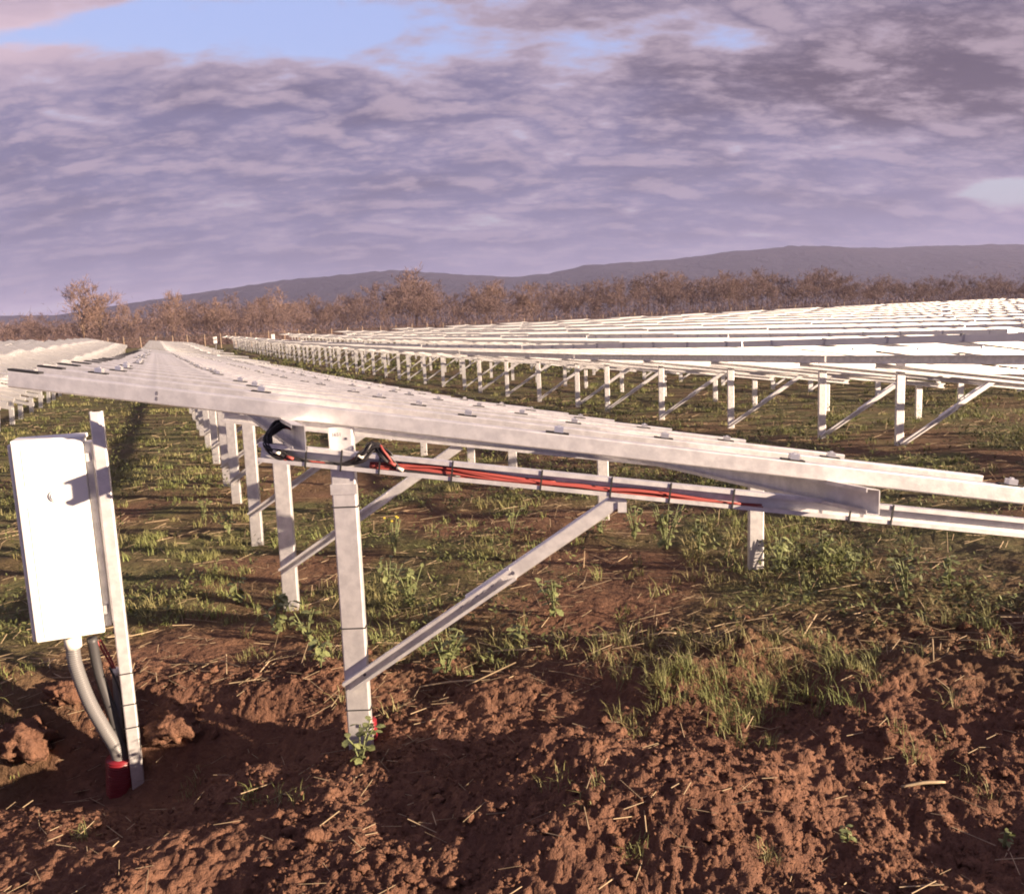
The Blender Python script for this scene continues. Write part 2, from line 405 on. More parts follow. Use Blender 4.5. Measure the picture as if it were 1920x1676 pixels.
def girder(simple=False):
    mb = MB()
    if simple: mb.obox((gpt(G0, -.028) + gpt(G1, -.028)) / 2, gdir, Vector((0, 1, 0)), gup, (G1 - G0) / 2, .024, GIR_H / 2)
    else: mb.sweep(cprof(GIR_H, .055, .020, .004), gpt(G0, -.004), gpt(G1, -.004), gup, (0, -1, 0))
    return mb
def purlin(u, y0, y1, simple=False):
    mb = MB()
    p = lambda y: Vector((u - TAN * y, y, plane_z(u - TAN * y, y) - RAIL_H - PUR_H / 2 - .001))
    a = Vector((0, 0, 1)); b = Vector((-1, 0, TILT)).normalized()
    if simple: mb.obox((p(y0) + p(y1)) / 2 + b * .03, (p(y1) - p(y0)).normalized(), b, a, (p(y1) - p(y0)).length / 2, .028, PUR_H / 2)
    else: mb.sweep(cprof(PUR_H, .062, .018, .0045), p(y0), p(y1), a, b)
    return mb
def brace(simple=False):
    mb = MB(); A = Vector((-.02, -.010, .285)); B = gpt(1.345, -.02, -.045); d = (B - A).normalized(); up = Vector((-d.z, 0, d.x))
    if simple:
        mb.obox((A + B) / 2, d, Vector((0, 1, 0)), up, (B - A).length / 2, .016, .024); return mb, None, d, up
    Mid = A + (B - A) * .60
    mb.sweep(cprof(.062, .036, .016, .0035), A - d * .03, Mid, up, (0, -1, 0))
    up2 = MB(); up2.sweep(cprof(.070, .034, .014, .0035), A + (B - A) * .44, B, up, (0, 1, 0))
    # sweep() of the upper half sits just behind the lower channel's lips with its flat web to the front
    for i, v in enumerate(up2.v): up2.v[i] = (v[0], v[1] - .0385 if False else v[1] - .004, v[2])
    return mb, up2, d, up
PAD = .15
def rail_mesh(simple=False):
    mb = MB(); p0 = Vector((0, 0, -RAIL_H / 2)); p1 = p0 + rdir * RLEN
    if simple: mb.obox((p0 + p1) / 2 + rback * .022, rdir, rback, rup, RLEN / 2, .022, RAIL_H / 2)
    else: mb.sweep(cprof(RAIL_H, .046, .015, .0035), p0, p1, rup, rback)
    return mb
CL = [.42, 1.40, 2.63, 3.75, 4.78]
def clamp_mb(mb, t, full=True):
    c = rdir * t + rback * .022
    mb.cur = 1; mb.obox(c + rup * .004, rdir, rback, rup, .055, .018, .0035)
    mb.cur = 0; mb.obox(c + rup * .020 + rdir * .005, rdir, rback, rup, .021, .019, .0125)
    if full: mb.obox(c + rup * .036 + rdir * .005, rdir, rback, rup, .007, .007, .004)
    return mb
def rail_pos(k):
    y = .03 + RS * k; return Vector((HI_X - TAN * y, y, HI_Z))
Y0P, Y1P = -.30, TABLE - .33
# shared meshes
ME = {}
for sfx, simple in (('', False), ('_far', True)):
    g = M['galv'] if not simple else M['galv_far']
    ME['post' + sfx] = tall_post(simple).mesh('post' + sfx, g)
    ME['short' + sfx] = short_post(simple).mesh('short_post' + sfx, g)
    ME['girder' + sfx] = girder(simple).mesh('girder' + sfx, g)
    ME['pu0' + sfx] = purlin(PUR_U[0], Y0P, Y1P, simple).mesh('purlin' + sfx, g)
    ME['pu1' + sfx] = purlin(PUR_U[1], Y0P, Y1P, simple).mesh('purlin_low' + sfx, g)
    b0, b1, bd, bu = brace(simple)
    ME['brace' + sfx] = b0.mesh('brace' + sfx, g)
    if b1: ME['sleeve'] = b1.mesh('brace_sleeve', g)
def set_meshes(key):
    ME['rail' + key] = rail_mesh(False).mesh('rail', M['galv']); ME['rail_far' + key] = rail_mesh(True).mesh('rail_far', M['galv_far'])
    ME['pad' + key] = MB().obox(rdir * PAD / 2 + rback * .022 + rup * .005, rdir, rback, rup, PAD / 2, .021, .005).mesh('end_pad', M['black'])
    ME['clamp' + key] = clamp_mb(MB(), 0).mesh('clamp', [M['clamp'], M['black']])
def edge_mb():
    mb = MB(); p = lambda y: Vector((HI_X - TAN * y + .03, y, HI_Z - .045))
    mb.obox((p(Y0P) + p(Y1P)) / 2, (p(Y1P) - p(Y0P)).normalized(), Vector((1, TAN, -TILT)).normalized(), Vector((0, 0, 1)), (p(Y1P) - p(Y0P)).length / 2, .004, .046)
    return mb
ME['edge'] = edge_mb().mesh('edge_strip', M['galv_far'])
def merged_table(edge):
    mb = MB()
    def put(b, off=Vector((0, 0, 0)), mi=0):
        mb.cur = mi; mb.add([Vector(v) + off for v in b.v], b.f)
    for k in range(NPOST):
        put(tall_post(True), fpos(k)); put(short_post(True), fpos(k)); put(girder(True), fpos(k)); put(brace(True)[0], fpos(k))
    for u in PUR_U: put(purlin(u, Y0P, Y1P, True))
    for k in range(RAILS):
        put(rail_mesh(True), rail_pos(k))
        put(MB().obox(rdir * PAD / 2 + rback * .022 + rup * .005, rdir, rback, rup, PAD / 2, .021, .005), rail_pos(k), 2)
        for j, t in enumerate(CL):
            if (k * 5 + j * 3) % 7 < 5:
                mb.cur = 1; q = rail_pos(k); c = q + rdir * (t + .05 * math.sin(k * 3 + j)) + rback * .022
                mb.obox(c + rup * .018, rdir, rback, rup, .024, .019, .016)
    if edge: put(edge_mb())
    return mb.mesh('mounting_rack_far', [M['galv_far'], M['clamp'], M['black']])
set_meshes(''); ME['table'] = merged_table(False)
set_phi(.14); set_meshes('_skew'); ME['table_e'] = merged_table(True); set_phi(PHI)

ORD = ['zeroth', 'first', 'second', 'third', 'fourth', 'fifth', 'sixth', 'seventh', 'eighth', 'ninth', 'tenth', 'eleventh', 'twelfth', 'thirteenth', 'fourteenth', 'fifteenth', 'sixteenth', 'seventeenth']
def hi_lo(r, Y):
    if r == 1:
        hi = np.interp(Y, [3.8, 8.2, 17, 35, 49, 80, 108], [1.885, 1.80, 1.72, 1.63, 1.64, 1.82, 2.04])
        lo = np.interp(Y, [4.7, 9.75, 14.65, 20.3, 28, 36, 50, 69, 108], [1.045, .94, .87, .83, .85, .88, 1.02, 1.20, 1.56])
    elif r >= 2:
        hi = np.interp(Y, [9.2, 12.6, 15.4, 21, 27.5, 40, 64, 110], [1.71, 1.63, 1.57, 1.51, 1.50, 1.56, 1.72, 2.25]) + .08 * (r - 2) * Y / 110
        if Y < 9.2: hi += (9.2 - Y) * .022
        lo = hi - np.interp(Y, [0, 40, 110], [.85, .76, .58])
    else:
        hi = np.interp(Y, [20, 48, 74, 108], [1.72, 1.88, 2.1, 2.5]) + .1 * (0 - r); lo = np.interp(Y, [15, 22, 28, 38, 59, 82, 108], [.55, .50, .45, .38, .42, .7, 1.4]) + .1 * (0 - r)
    return float(hi), float(lo)
def u_post(r): return .818 if r == 1 else (10.69 + 7.3 * (r - 2) if r >= 2 else .818 - 8.6 - 7.3 * (0 - r))
near_table = None
def rack(r, i, Ys, nfar, label):
    global near_table
    h0, l0 = hi_lo(r, Ys + .0); h1, l1 = hi_lo(r, Ys + TABLE)
    beta = math.atan((h0 + h1 - l0 - l1) / 2 / SPAN) - math.atan(TILT)
    z0 = h0 - HI_Z - 1.553 * math.sin(beta)
    slope = math.atan((h1 - h0) / TABLE)
    X = u_post(r) - TAN * Ys
    parts = Ys < 46 and not (r <= 0)
    grp = 'racks of the solar field'
    if not parts:
        o = link('mounting_rack', ME['table_e' if r >= 2 else 'table'])
    else: o = empty('mounting_rack')
    o.location = (X, Ys, z0); o.rotation_euler = (slope, beta, 0)
    tag(o, label, 'rack', grp)
    if not parts: return o
    fine = (r == 1 and i < 3) or (r == 2 and Ys < 22); s = '' if fine else '_far'
    for k in range(NPOST):
        f = fpos(k)
        for nm, key in (('post', 'post'), ('short_post', 'short'), ('girder', 'girder'), ('brace', 'brace')):
            c = link(nm, ME[key + s], o); c.location = f
            if nm == 'brace' and fine:
                link('sleeve', ME['sleeve'], c)
            if near_table is None and r == 1 and k == 0: FIRST[nm] = c
    FIRST.setdefault('pur', [])
    for key in ('pu0', 'pu1'):
        c = link('purlin', ME[key + s], o)
        if r == 1 and i == 0: FIRST['pur'].append(c)
    if r >= 2: link('edge_strip', ME['edge'], o)
    sk = '_skew' if r >= 2 else ''; set_phi(.14 if r >= 2 else PHI)
    for k in range(RAILS):
        c = link('rail', ME['rail' + s + sk], o); c.location = rail_pos(k)
        if r == 1 and i == 0 and k == 0: FIRST['rail'] = c
        if Ys < 30:
            pd = link('end_pad', ME['pad' + sk], c)
            pd.location = rdir * (random.choice([0, 0, 0, .02]))
            for j, t in enumerate(CL):
                if k == 0 and i == 0 and r == 1 and j == 0: continue
                if random.random() < .86:
                    q = link('clamp', ME['clamp' + sk], c); jit = random.uniform(-.07, .07) if k else 0
                    q.location = rdir * (t + jit)
    set_phi(PHI)
    if r == 1 and i == 0: near_table = o
    return o
FIRST = {}
YEND = 108.
for i in range(14):
    lab = 'galvanised rack holding the red cables, nearest of all to the viewer' if i == 0 else f'galvanised rack, {ORD[i+1]} from the near end of the row holding the red cables'
    rack(1, i, 3.79 + TABLE * i, 0, lab)
for r in list(range(2, 16)) + [0, -1, -2]:
    n = 0; Ys = YEND - TABLE + (.25 * ((r * 37) % 5) if r >= 2 else .3)
    # row 2 is phased on the measured posts
    if r == 2: Ys = 12.99 + TABLE * 12
    while True:
        X = u_post(r) - TAN * Ys
        if r >= 2 and (X - 2.2) > .68 * (Ys + TABLE * 1.0): break
        if r <= 0 and X + 4.5 < -.68 * (Ys + TABLE): break
        if Ys < -4: break
        n += 1
        rn = f'{ORD[r-1]} row right of the red cables' if r >= 2 else f'{ORD[1-r]} row left of the cabinet'
        rack(r, 99, Ys, n, f'galvanised rack, {ORD[n]} from the far fence, in the {rn}')
        Ys -= TABLE

# ------------------------------------------------------------------ fittings of the nearest rack
T = near_table
Winv = Matrix.Translation(T.location) @ T.rotation_euler.to_matrix().to_4x4()
def world(p): return Winv @ Vector(p)
def small(mb, name, mats, parent):
    return mb.build(name, mats, parent)
# cable ties round the first post (child coordinates = frame coordinates of frame 0)
for z in (.135, .56, 1.17):
    mb = MB()
    for (a, b) in (((-.0625, -.004), (.0625, -.002)), ((-.0625, .048), (.0625, .052)), ):
        mb.box((a[0], a[1], z), (b[0], b[1], z + .006))
    mb.box((-.0645, -.004, z), (-.0605, .05, z + .006)); mb.box((.0605, -.004, z), (.0645, .05, z + .006))
    small(mb, 'cable_tie', M['black'], FIRST['post'])
mb = MB(); mb.obox((.004, -.003, .055), Vector((1, 0, 0)), Vector((0, 1, 0)), Vector((0, 0, 1)), .008, .003, .008); small(mb, 'bolt_hole', M['ink'], FIRST['post'])
mb = MB(); mb.obox((.026, -.002, 1.505), Vector((1, 0, 0)), Vector((0, 1, 0)), Vector((0, 0, 1)), .006, .002, .006); small(mb, 'bolt_hole', M['ink'], FIRST['post'])
# collar where the post was sleeved
mb = MB(); mb.box((-.063, -.005, 1.235), (.063, -.001, 1.285)); small(mb, 'collar', M['galv'], FIRST['post'])
# bolt and slots on the first brace
for t_, w_ in ((.05, .006), (.60, .008)):
    A = Vector((-.02, -.010, .285)); B = gpt(1.345, -.02, -.045); d = (B - A).normalized(); c = A + (B - A) * t_
    mb = MB(); mb.tube([c + Vector((0, -.004, 0)), c + Vector((0, -.012 - (.0 if t_ < .2 else .0), 0))], w_ * 1.2, 8); small(mb, 'bolt', M['ink'], FIRST['brace'])
for q in range(6):
    c = A + (B - A) * (.42 + .028 * q) + Vector((-d.z, 0, d.x)) * .012
    mb = MB(); mb.obox(c + Vector((0, -.0365, 0)), d, Vector((0, 1, 0)), Vector((-d.z, 0, d.x)), .009, .0015, .004); small(mb, 'slot', M['clamp'] if q % 2 else M['ink'], FIRST['brace'])
c = B + Vector((-.03, -.01, -.055)); mb = MB(); mb.box((c.x, c.y - .003, c.z - .02), (c.x + .042, c.y + .003, c.z + .03)); small(mb, 'end_plate', M['galv'], FIRST['brace'])
# ties across the girder's open side
for x in (-.155, .01, .19, .53, .95, 1.28, 1.56, 1.86, 2.42, 2.62):
    mb = MB(); p = gpt(x, -.0625); mb.obox(p, gdir, Vector((0, 1, 0)), gup, .004, .0025, GIR_H / 2 + .006); small(mb, 'cable_tie', M['black'], FIRST['girder'])
# ties and holes on the lower purlin, hole in the upper one
for idx, ys in ((1, (-.02, .33, .62, .95)),):
    for y in ys:
        u = PUR_U[idx]; p = Vector((u - TAN * y, y, plane_z(u - TAN * y, y) - RAIL_H - PUR_H / 2))
        mb = MB(); mb.obox(p + Vector((.003, 0, 0)), (rowdir).normalized(), Vector((1, TAN, 0)).normalized(), Vector((0, 0, 1)), .004, .004, PUR_H / 2 + .004); small(mb, 'cable_tie', M['black'], FIRST['pur'][1])
for idx in (0, 1):
    u = PUR_U[idx]; y = -.255; p = Vector((u - TAN * y, y, plane_z(u - TAN * y, y) - RAIL_H - PUR_H / 2 - .012))
    mb = MB(); mb.obox(p + Vector((.004, 0, 0)), rowdir.normalized(), Vector((1, TAN, 0)).normalized(), Vector((0, 0, 1)), .008, .006, .007); small(mb, 'bolt_hole', M['ink'], FIRST['pur'][idx])
# stamped marks
def text_mesh(body, size, name):
    cu = bpy.data.curves.new(name, 'FONT'); cu.body = body; cu.size = size; cu.align_x = 'CENTER'; cu.align_y = 'CENTER'
    ob = bpy.data.objects.new(name, cu); col.objects.link(ob); bpy.context.view_layer.update()
    me_ = bpy.data.meshes.new_from_object(ob.evaluated_get(bpy.context.evaluated_depsgraph_get())); bpy.data.objects.remove(ob); bpy.data.curves.remove(cu)
    me_.materials.clear(); me_.materials.append(M['ink']); return me_
o = link('stamp_mark', text_mesh('8\n8', .026, 'rail_stamp'), FIRST['rail'])
o.location = rdir * .72 + rup * -.040 - rback * .0015; o.rotation_euler = (R(90), R(8.5), 0)
o = link('stamp_mark', text_mesh('1651', .024, 'post_stamp'), FIRST['post']); o.location = (-.018, -.0015, 1.525); o.rotation_euler = (R(90), 0, 0)

# ------------------------------------------------------------------ cables in the girder
def gw(x, dy, dz): return world(gpt(x, dy, dz))
cb = empty('red_cable_bundle', gw(.1, -.03, -.03)); tag(cb, 'bundle of red cables lying in the girder of the nearest rack', 'cables')
L0 = cb.location.copy()
for k in range(20):
    pts = []; ph = random.uniform(0, 6.28); yb = random.uniform(-.05, -.014); zb = random.uniform(0, .028); x1 = random.choice([1.1, 1.3, 1.6, 1.95, 2.0, 2.05])
    x = .14
    while x < x1:
        env = 1.0 if x < 1.2 else .55
        lift = .022 * math.exp(-((x - .42) / .22) ** 2) + .012 * math.exp(-((x - 1.38) / .2) ** 2)
        pts.append(gw(x, yb + .008 * math.sin(x * 5 + ph), -.034 + zb * env + lift * (zb / .028) + .006 * math.sin(x * 7 + ph * 2)) - L0); x += .11
    MB().tube(spline(pts, 3), .0048, 6).build('cable', M['redc'], cb, True)
kb = empty('black_cable_loom', gw(-.2, -.03, -.03)); tag(kb, 'black cable loom looping over the girder beside the first post', 'cables')
L1 = kb.location.copy()
for k in range(15):
    j = lambda s_=.020: random.uniform(-s_, s_)
    pts = [gw(-.235 + j(), .10 + j(), .12 + j()), gw(-.30 + j(), .03 + j(), .13 + j()), gw(-.34 + j(), -.04 + j(), .06 + j()), gw(-.285 + j(), -.055 + j(.006), .0 + j()), gw(-.19 + j(), -.048 + j(.006), -.02 + j(.006)),
           gw(-.08 + j(), -.042 + j(.006), -.026 + j(.006)), gw(.03 + j(), -.042 + j(.006), -.02 + j(.006)), gw(.11 + j(), -.05 + j(), .035 + j()), gw(.165 + j(), -.05 + j(), .088 + j()), gw(.225 + j(), -.05 + j(), .045 + j()), gw(.27 + j(), -.045 + j(.006), -.012 + j(.006)),
           gw(.36 + j(), -.04 + j(.008), -.026 + j(.006)), gw(.55 + j(), -.035 + j(.008), -.028 + j(.006))]
    MB().tube(spline([p - L1 for p in pts], 5), .0062, 6).build('cable', M['redc'] if k == 14 else M['blackc'], kb, True)
for k, (x, dz, dy) in enumerate([(-.29, .01, -.066), (-.23, -.01, -.063), (.10, .03, -.066), (.25, .01, -.066), (.285, -.012, -.062)]):
    c = gw(x, dy, dz) - L1
    MB().tube([c + Vector((-.016, 0, .007)), c + Vector((.016, 0, -.007))], .0075, 8).build('connector', M['redc'] if k % 2 else M['whitepl'], kb, True)

# corrugated tubes
def corr(mb, pts, r, pitch, amp, k=12):
    pts = spline(pts, 12); L = 0; acc = [0.]
    for a, b in zip(pts, pts[1:]): L += (b - a).length; acc.append(L)
    n = max(8, int(L / pitch * 4)); q = []; rs = []
    for i in range(n + 1):
        s_ = L * i / n; j = max(0, min(len(acc) - 2, int(np.searchsorted(acc, s_)) - 1)); t = (s_ - acc[j]) / max(1e-9, acc[j + 1] - acc[j])
        q.append(pts[j].lerp(pts[j + 1], t)); rs.append(r + (amp if (i % 4) < 2 else -amp))
    return mb.tube(q, rs, k)
def duct(px, Y, tip, r, label, foot):
    b = Vector(foot); o = corr(MB(), [b, b.lerp(Vector(tip), .5), Vector(tip)], r, .016, .0022, 16)
    for i, v in enumerate(o.v): o.v[i] = tuple(Vector(v) - b)
    ob = o.build('corrugated_duct', M['redduct'], None, True); ob.location = b
    tag(ob, label, 'duct', 'red ducts in the trench')

# ------------------------------------------------------------------ electrical cabinet on its post
A_ = R(21); Nn = Vector((math.sin(A_), -math.cos(A_), 0)); Rr = Vector((math.cos(A_), math.sin(A_), 0)); Zz = Vector((0, 0, 1))
CW, CH, CD = .325, 1.055, .20
DYC = .10
foot = atY(262, 1497, 4.06 + DYC)
BL = atY(68, 1206, 3.93 + DYC)                         # front lower left corner
cabx = empty('electrical_cabinet', (foot.x, foot.y, foot.z)); tag(cabx, 'white electrical cabinet on a galvanised post standing in the trench', 'cabinet')
def cw(a, n, z): return BL + Rr * a + Nn * n + Zz * z - cabx.location
def cbox(a0, a1, n0, n1, z0, z1, name, mt, parent=cabx, bev=.0):
    mb = MB(); mb.obox((cw(a0, n0, z0) + cw(a1, n1, z1)) / 2, Rr, Nn, Zz, (a1 - a0) / 2, (n1 - n0) / 2, (z1 - z0) / 2)
    ob = mb.build(name, mt, parent)
    if bev:
        bm_ = ob.modifiers.new('bevel', 'BEVEL'); bm_.width = bev; bm_.segments = 2
    return ob
cbox(.006, CW - .006, -CD, -.026, .008, CH - .01, 'housing', M['white'], bev=.006)
cbox(-.020, -.006, -CD, -.030, .0, CH - .01, 'side_rim', M['white'], bev=.003)
door = cbox(.0, CW, -.022, 0, .0, CH, 'door', M['white'], bev=.008)
hood = cbox(-.004, CW + .004, -CD - .01, -.024, CH - .012, CH + .010, 'hood', M['white'], bev=.004)
for z0, z1 in ((.83, 1.035), (.02, .72)): cbox(.040, .0425, .0, .0012, z0, z1, 'door_seam', M['ink'], door)
mb = MB(); c = cw(.175, 0, .77); mb.tube([c, c + Nn * .012], .030, 24); mb.tube([c + Nn * .012, c + Nn * .020], .020, 24); mb.build('lock', M['white'], door, False)
cbox(CW + .004, CW + .020, -.06, -.012, .93, .975, 'hinge', M['galv']); cbox(CW + .004, CW + .020, -.06, -.012, .10, .145, 'hinge', M['galv'])
cbox(CW - .002, CW + .03, -CD + .02, -.05, .02, CH - .03, 'side_flange', M['galv'])
# post of the cabinet: C section, web towards the viewer
pt = atY(183, 772, 4.06 + DYC) - cabx.location; pb = Vector((0, 0, -.25))
ptop = Vector((pb.x, pb.y, pt.z)); lean = Vector((pt.x - pb.x, 0, 0)) * .25
mb = MB(); mb.sweep(cprof(.064, .040, .012, .004), pb, ptop + lean, Rr, -Nn); mb.build('support_post', M['galv'], cabx)
mb = MB(); mb.obox(ptop + lean + Nn * .004 + Rr * -.008 - Zz * .045, Rr, Nn, Zz, .018, .003, .035); mb.build('top_bracket', M['galv'], cabx)
for px, py in ((262, 1262), (258, 1320), (264, 1363)):
    z = atY(px, py, 4.06 + DYC).z - cabx.location.z; cc = Vector((lean.x * z / max(.1, ptop.z), 0, z))
    mb = MB(); mb.obox(cc - Nn * .02, Rr, Nn, Zz, .036, .024, .003); mb.build('cable_tie', M['black'], cabx)
# hoses below the cabinet
def wpx(x, y, Y): return atY(x, y, Y + (DYC if x < 400 else 0))
loc = lambda p: p - cabx.location
q = [wpx(137, 1196, 4.02), wpx(140, 1240, 4.02), wpx(165, 1310, 4.03), wpx(195, 1365, 4.05), wpx(216, 1400, 4.08), wpx(226, 1430, 4.10)]
corr(MB(), [loc(p) for p in q], .034, .012, .0018, 14).build('flexible_conduit', M['grey'], cabx, True)
mb = MB(); p = loc(wpx(137, 1205, 4.02)); mb.tube([p + Zz * .03, p - Zz * .025], .042, 16); mb.build('conduit_fitting', M['whitepl'], cabx, True)
q = [wpx(172, 1196, 4.08), wpx(185, 1260, 4.10), wpx(208, 1330, 4.11), wpx(228, 1400, 4.10), wpx(242, 1470, 4.09)]
MB().tube(spline([loc(p) for p in q], 6), .026, 12).build('hose', M['darkgrey'], cabx, True)
q = [wpx(216, 1262, 4.13), wpx(221, 1330, 4.14), wpx(228, 1400, 4.14), wpx(236, 1450, 4.12)]
MB().tube(spline([loc(p) for p in q], 6), .017, 10).build('riser_conduit', M['grey'], cabx, True)
p = loc(wpx(217, 1258, 4.13)); MB().tube([p + Zz * .018, p - Zz * .018], .022, 12).build('riser_fitting', M['whitepl'], cabx, True)
for a, b in (((180, 1198), (214, 1258)), ((188, 1198), (219, 1260))):
    q = [wpx(a[0], a[1], 4.10), wpx((a[0] + b[0]) / 2 + 4, (a[1] + b[1]) / 2 + 6, 4.12), wpx(b[0], b[1], 4.13)]
    MB().tube(spline([loc(p) for p in q], 6), .006, 7).build('cable', M['redc'], cabx, True)
q = [wpx(205, 1250, 4.11), wpx(226, 1300, 4.10), wpx(232, 1370, 4.10), wpx(240, 1440, 4.10)]
MB().tube(spline([loc(p) for p in q], 6), .006, 7).build('cable', M['blackc'], cabx, True)
# red ducts
duct(0, 0, wpx(226, 1420, 4.10), .074, 'dark red corrugated duct swallowing the grey hoses below the cabinet', wpx(229, 1560, 4.10))
duct(0, 0, wpx(203, 1390, 4.26), .036, 'red corrugated duct leaning out of soil behind the hoses, left of the cabinet post', wpx(206, 1470, 4.24))
duct(0, 0, wpx(266, 1412, 4.22), .026, 'thin red corrugated duct just right of the cabinet post', wpx(270, 1500, 4.22))
pp = wpx(690, 1348, 3.90); duct(0, 0, (pp.x, pp.y, pp.z), .042, 'red corrugated duct behind the foot of the nearest rack post', (pp.x, pp.y, pp.z - .3))
pc = [Vector((pp.x - .006, pp.y - .005, pp.z - .1)), wpx(683, 1250, 3.87), wpx(674, 1120, 3.87), wpx(664, 1000, 3.87), wpx(660, 942, 3.87)]
b = pc[0].copy(); mb = corr(MB(), [p - b for p in pc], .019, .012, .0022, 12); rc = mb.build('flexible_conduit', M['grey'], None, True); rc.location = b
tag(rc, 'grey ribbed conduit climbing the back of the nearest rack post', 'conduit')
mb = MB(); p = pc[-1] - b; mb.tube([p - Zz * .02, p + Zz * .022], .026, 12); mb.build('conduit_fitting', M['whitepl'], rc, True)

# ------------------------------------------------------------------ far cabinets at the row ends and the fence
for k, (px, lab) in enumerate([((404, 645), 'tiny white cabinet at the far end of the first row right of the cables'), ((512, 634), 'tiny white cabinet at the far end of the second row right of the cables')]):
    Yc = 109; p = atY(px[0], px[1], Yc); g = float(terrain(p.x, Yc))
    o = empty('far_cabinet', (p.x, Yc, g)); tag(o, lab, 'cabinet', 'cabinets at far row ends')
    MB().box((-.19, -.12, .75), (.19, .12, 1.65)).build('housing', M['white'], o); MB().box((-.05, .12, -.2), (.05, .17, 1.6)).build('support_post', M['galv_far'], o)
    MB().box((-.21, -.15, 1.65), (.21, .15, 1.69)).build('hood', M['white'], o)
FY = 116
fence = empty('stake_fence', (-30, FY, .5)); tag(fence, 'long fence of pale wooden stakes and wire along the far field edge', 'fence')
stake_me = []
for k in range(3):
    mb = MB(); mb.tube([(0, 0, -.3), (.01 * k, 0, 1.0), (.02 * (k - 1), 0, 2.05)], [.055, .052, .048], 7); stake_me.append(mb.mesh('stake', M['stake']))
fx = np.arange(-98, 60, 2.28)
for k, x in enumerate(fx):
    x += random.uniform(-.12, .12); o = link('stake', stake_me[k % 3], fence)
    o.location = (x + 30, 0, float(terrain(x, FY)) - .5 + random.uniform(-.05, .1)); o.rotation_euler = (0, random.uniform(-.04, .04), random.uniform(0, 6))
for h in (.5, 1.0, 1.5, 1.9):
    MB().tube([Vector((x + 30, -.07, float(terrain(x, FY)) - .5 + h)) for x in fx[::6]], .006, 4).build('wire', M['wire'], fence)

# ------------------------------------------------------------------ trees
def tree_arrays(seed, h, spread, nb=1700, width=.036):
    """bare winter tree: trunk/limb tubes and many thin twig faces; returns (V,F) for wood and twigs"""
    rd = random.Random(seed); mb = MB(); tw = []
    def grow(p, d, L, r, lvl):
        n = 4 if lvl < 4 else 2; pts = [p]; rs = [r]; q = p.copy(); dd = d.copy()
        for i in range(n):
            dd = (dd + Vector((rd.gauss(0, .13), rd.gauss(0, .13), rd.gauss(.05, .07)))).normalized(); q = q + dd * (L / n); pts.append(q.copy()); rs.append(r * (1 - .16 * (i + 1)))
        if lvl <= 2: mb.tube(pts, rs, 5 if lvl < 2 else 3, False)
        else:
            for a, b in zip(pts, pts[1:]): tw.append((a, b, max(r * 1.6, width)))
        if lvl >= 4: return
        kids = {0: 7, 1: 6, 2: 6, 3: 5}[lvl]
        for i in range(kids):
            t = rd.uniform(.30 if lvl else .28, 1.0); j = min(n - 1, int(t * n)); o = pts[j].lerp(pts[j + 1], t * n - j)
            ax = Vector((rd.gauss(0, 1), rd.gauss(0, 1), rd.gauss(.2, .5))).normalized(); ang = rd.uniform(.45, 1.0) if lvl else rd.uniform(.35, .95)
            nd = (dd * math.cos(ang) + (ax - dd * ax.dot(dd)).normalized() * math.sin(ang) * spread)
            nd.z += .16; nd.normalize(); grow(o, nd, L * rd.uniform(.46, .68) * (1.0 if lvl else 1.05), max(rs[j] * .5, .012), lvl + 1)
        if lvl == 0:
            grow(pts[-1], dd, L * .6, rs[-1] * .8, 1)
    grow(Vector((0, 0, -.3)), Vector((0, 0, 1)), h * .52, h * .017, 0)
    if len(tw) > nb * 4: tw = rd.sample(tw, nb * 4)
    a = np.array([t[0] for t in tw]); b = np.array([t[1] for t in tw]); wd = np.array([t[2] for t in tw])
    d = b - a; e = np.cross(d, np.random.default_rng(seed).normal(size=d.shape)); e /= np.linalg.norm(e, axis=1)[:, None] + 1e-9; e *= wd[:, None] / 2
    V = np.concatenate([a - e, a + e, b + e * .6, b - e * .6]); n = len(a); i = np.arange(n)
    Fc = np.stack([i, i + n, i + 2 * n, i + 3 * n], 1)
    zmax = max(V[:, 2].max(), 1); sc_ = h / zmax
    WV = np.array(mb.v) * sc_; V = V * sc_
    return WV, mb.f, V, Fc
TREES = [tree_arrays(100 + k, 10, 1.0 + .15 * (k % 3), 2300, .050) for k in range(6)]
def single_tree(px, ytop, Y, k, label, sx=1., thin=False):
    g = float(terrain(atY(px, 600, Y).x, Y)); top = atY(px, ytop, Y); hgt = top.z - g; WV, WF, V, Fc = TREES[k]; s_ = hgt / 10
    o = empty('bare_tree', (top.x, Y, g)); tag(o, label, 'tree', 'trees at the far field edge')
    me_ = bpy.data.meshes.new('trunk'); me_.from_pydata([tuple(v) for v in WV], [], WF); me_.materials.append(M['bark']); me_.update()
    a = link('trunk', me_, o); b = link('crown', np_mesh('crown', V, Fc, M['twig'] if not thin else M['twig2']), o)
    for q_ in (a, b): q_.scale = (s_ * sx, s_ * sx, s_)
    o.rotation_euler = (0, 0, px * 1.7)
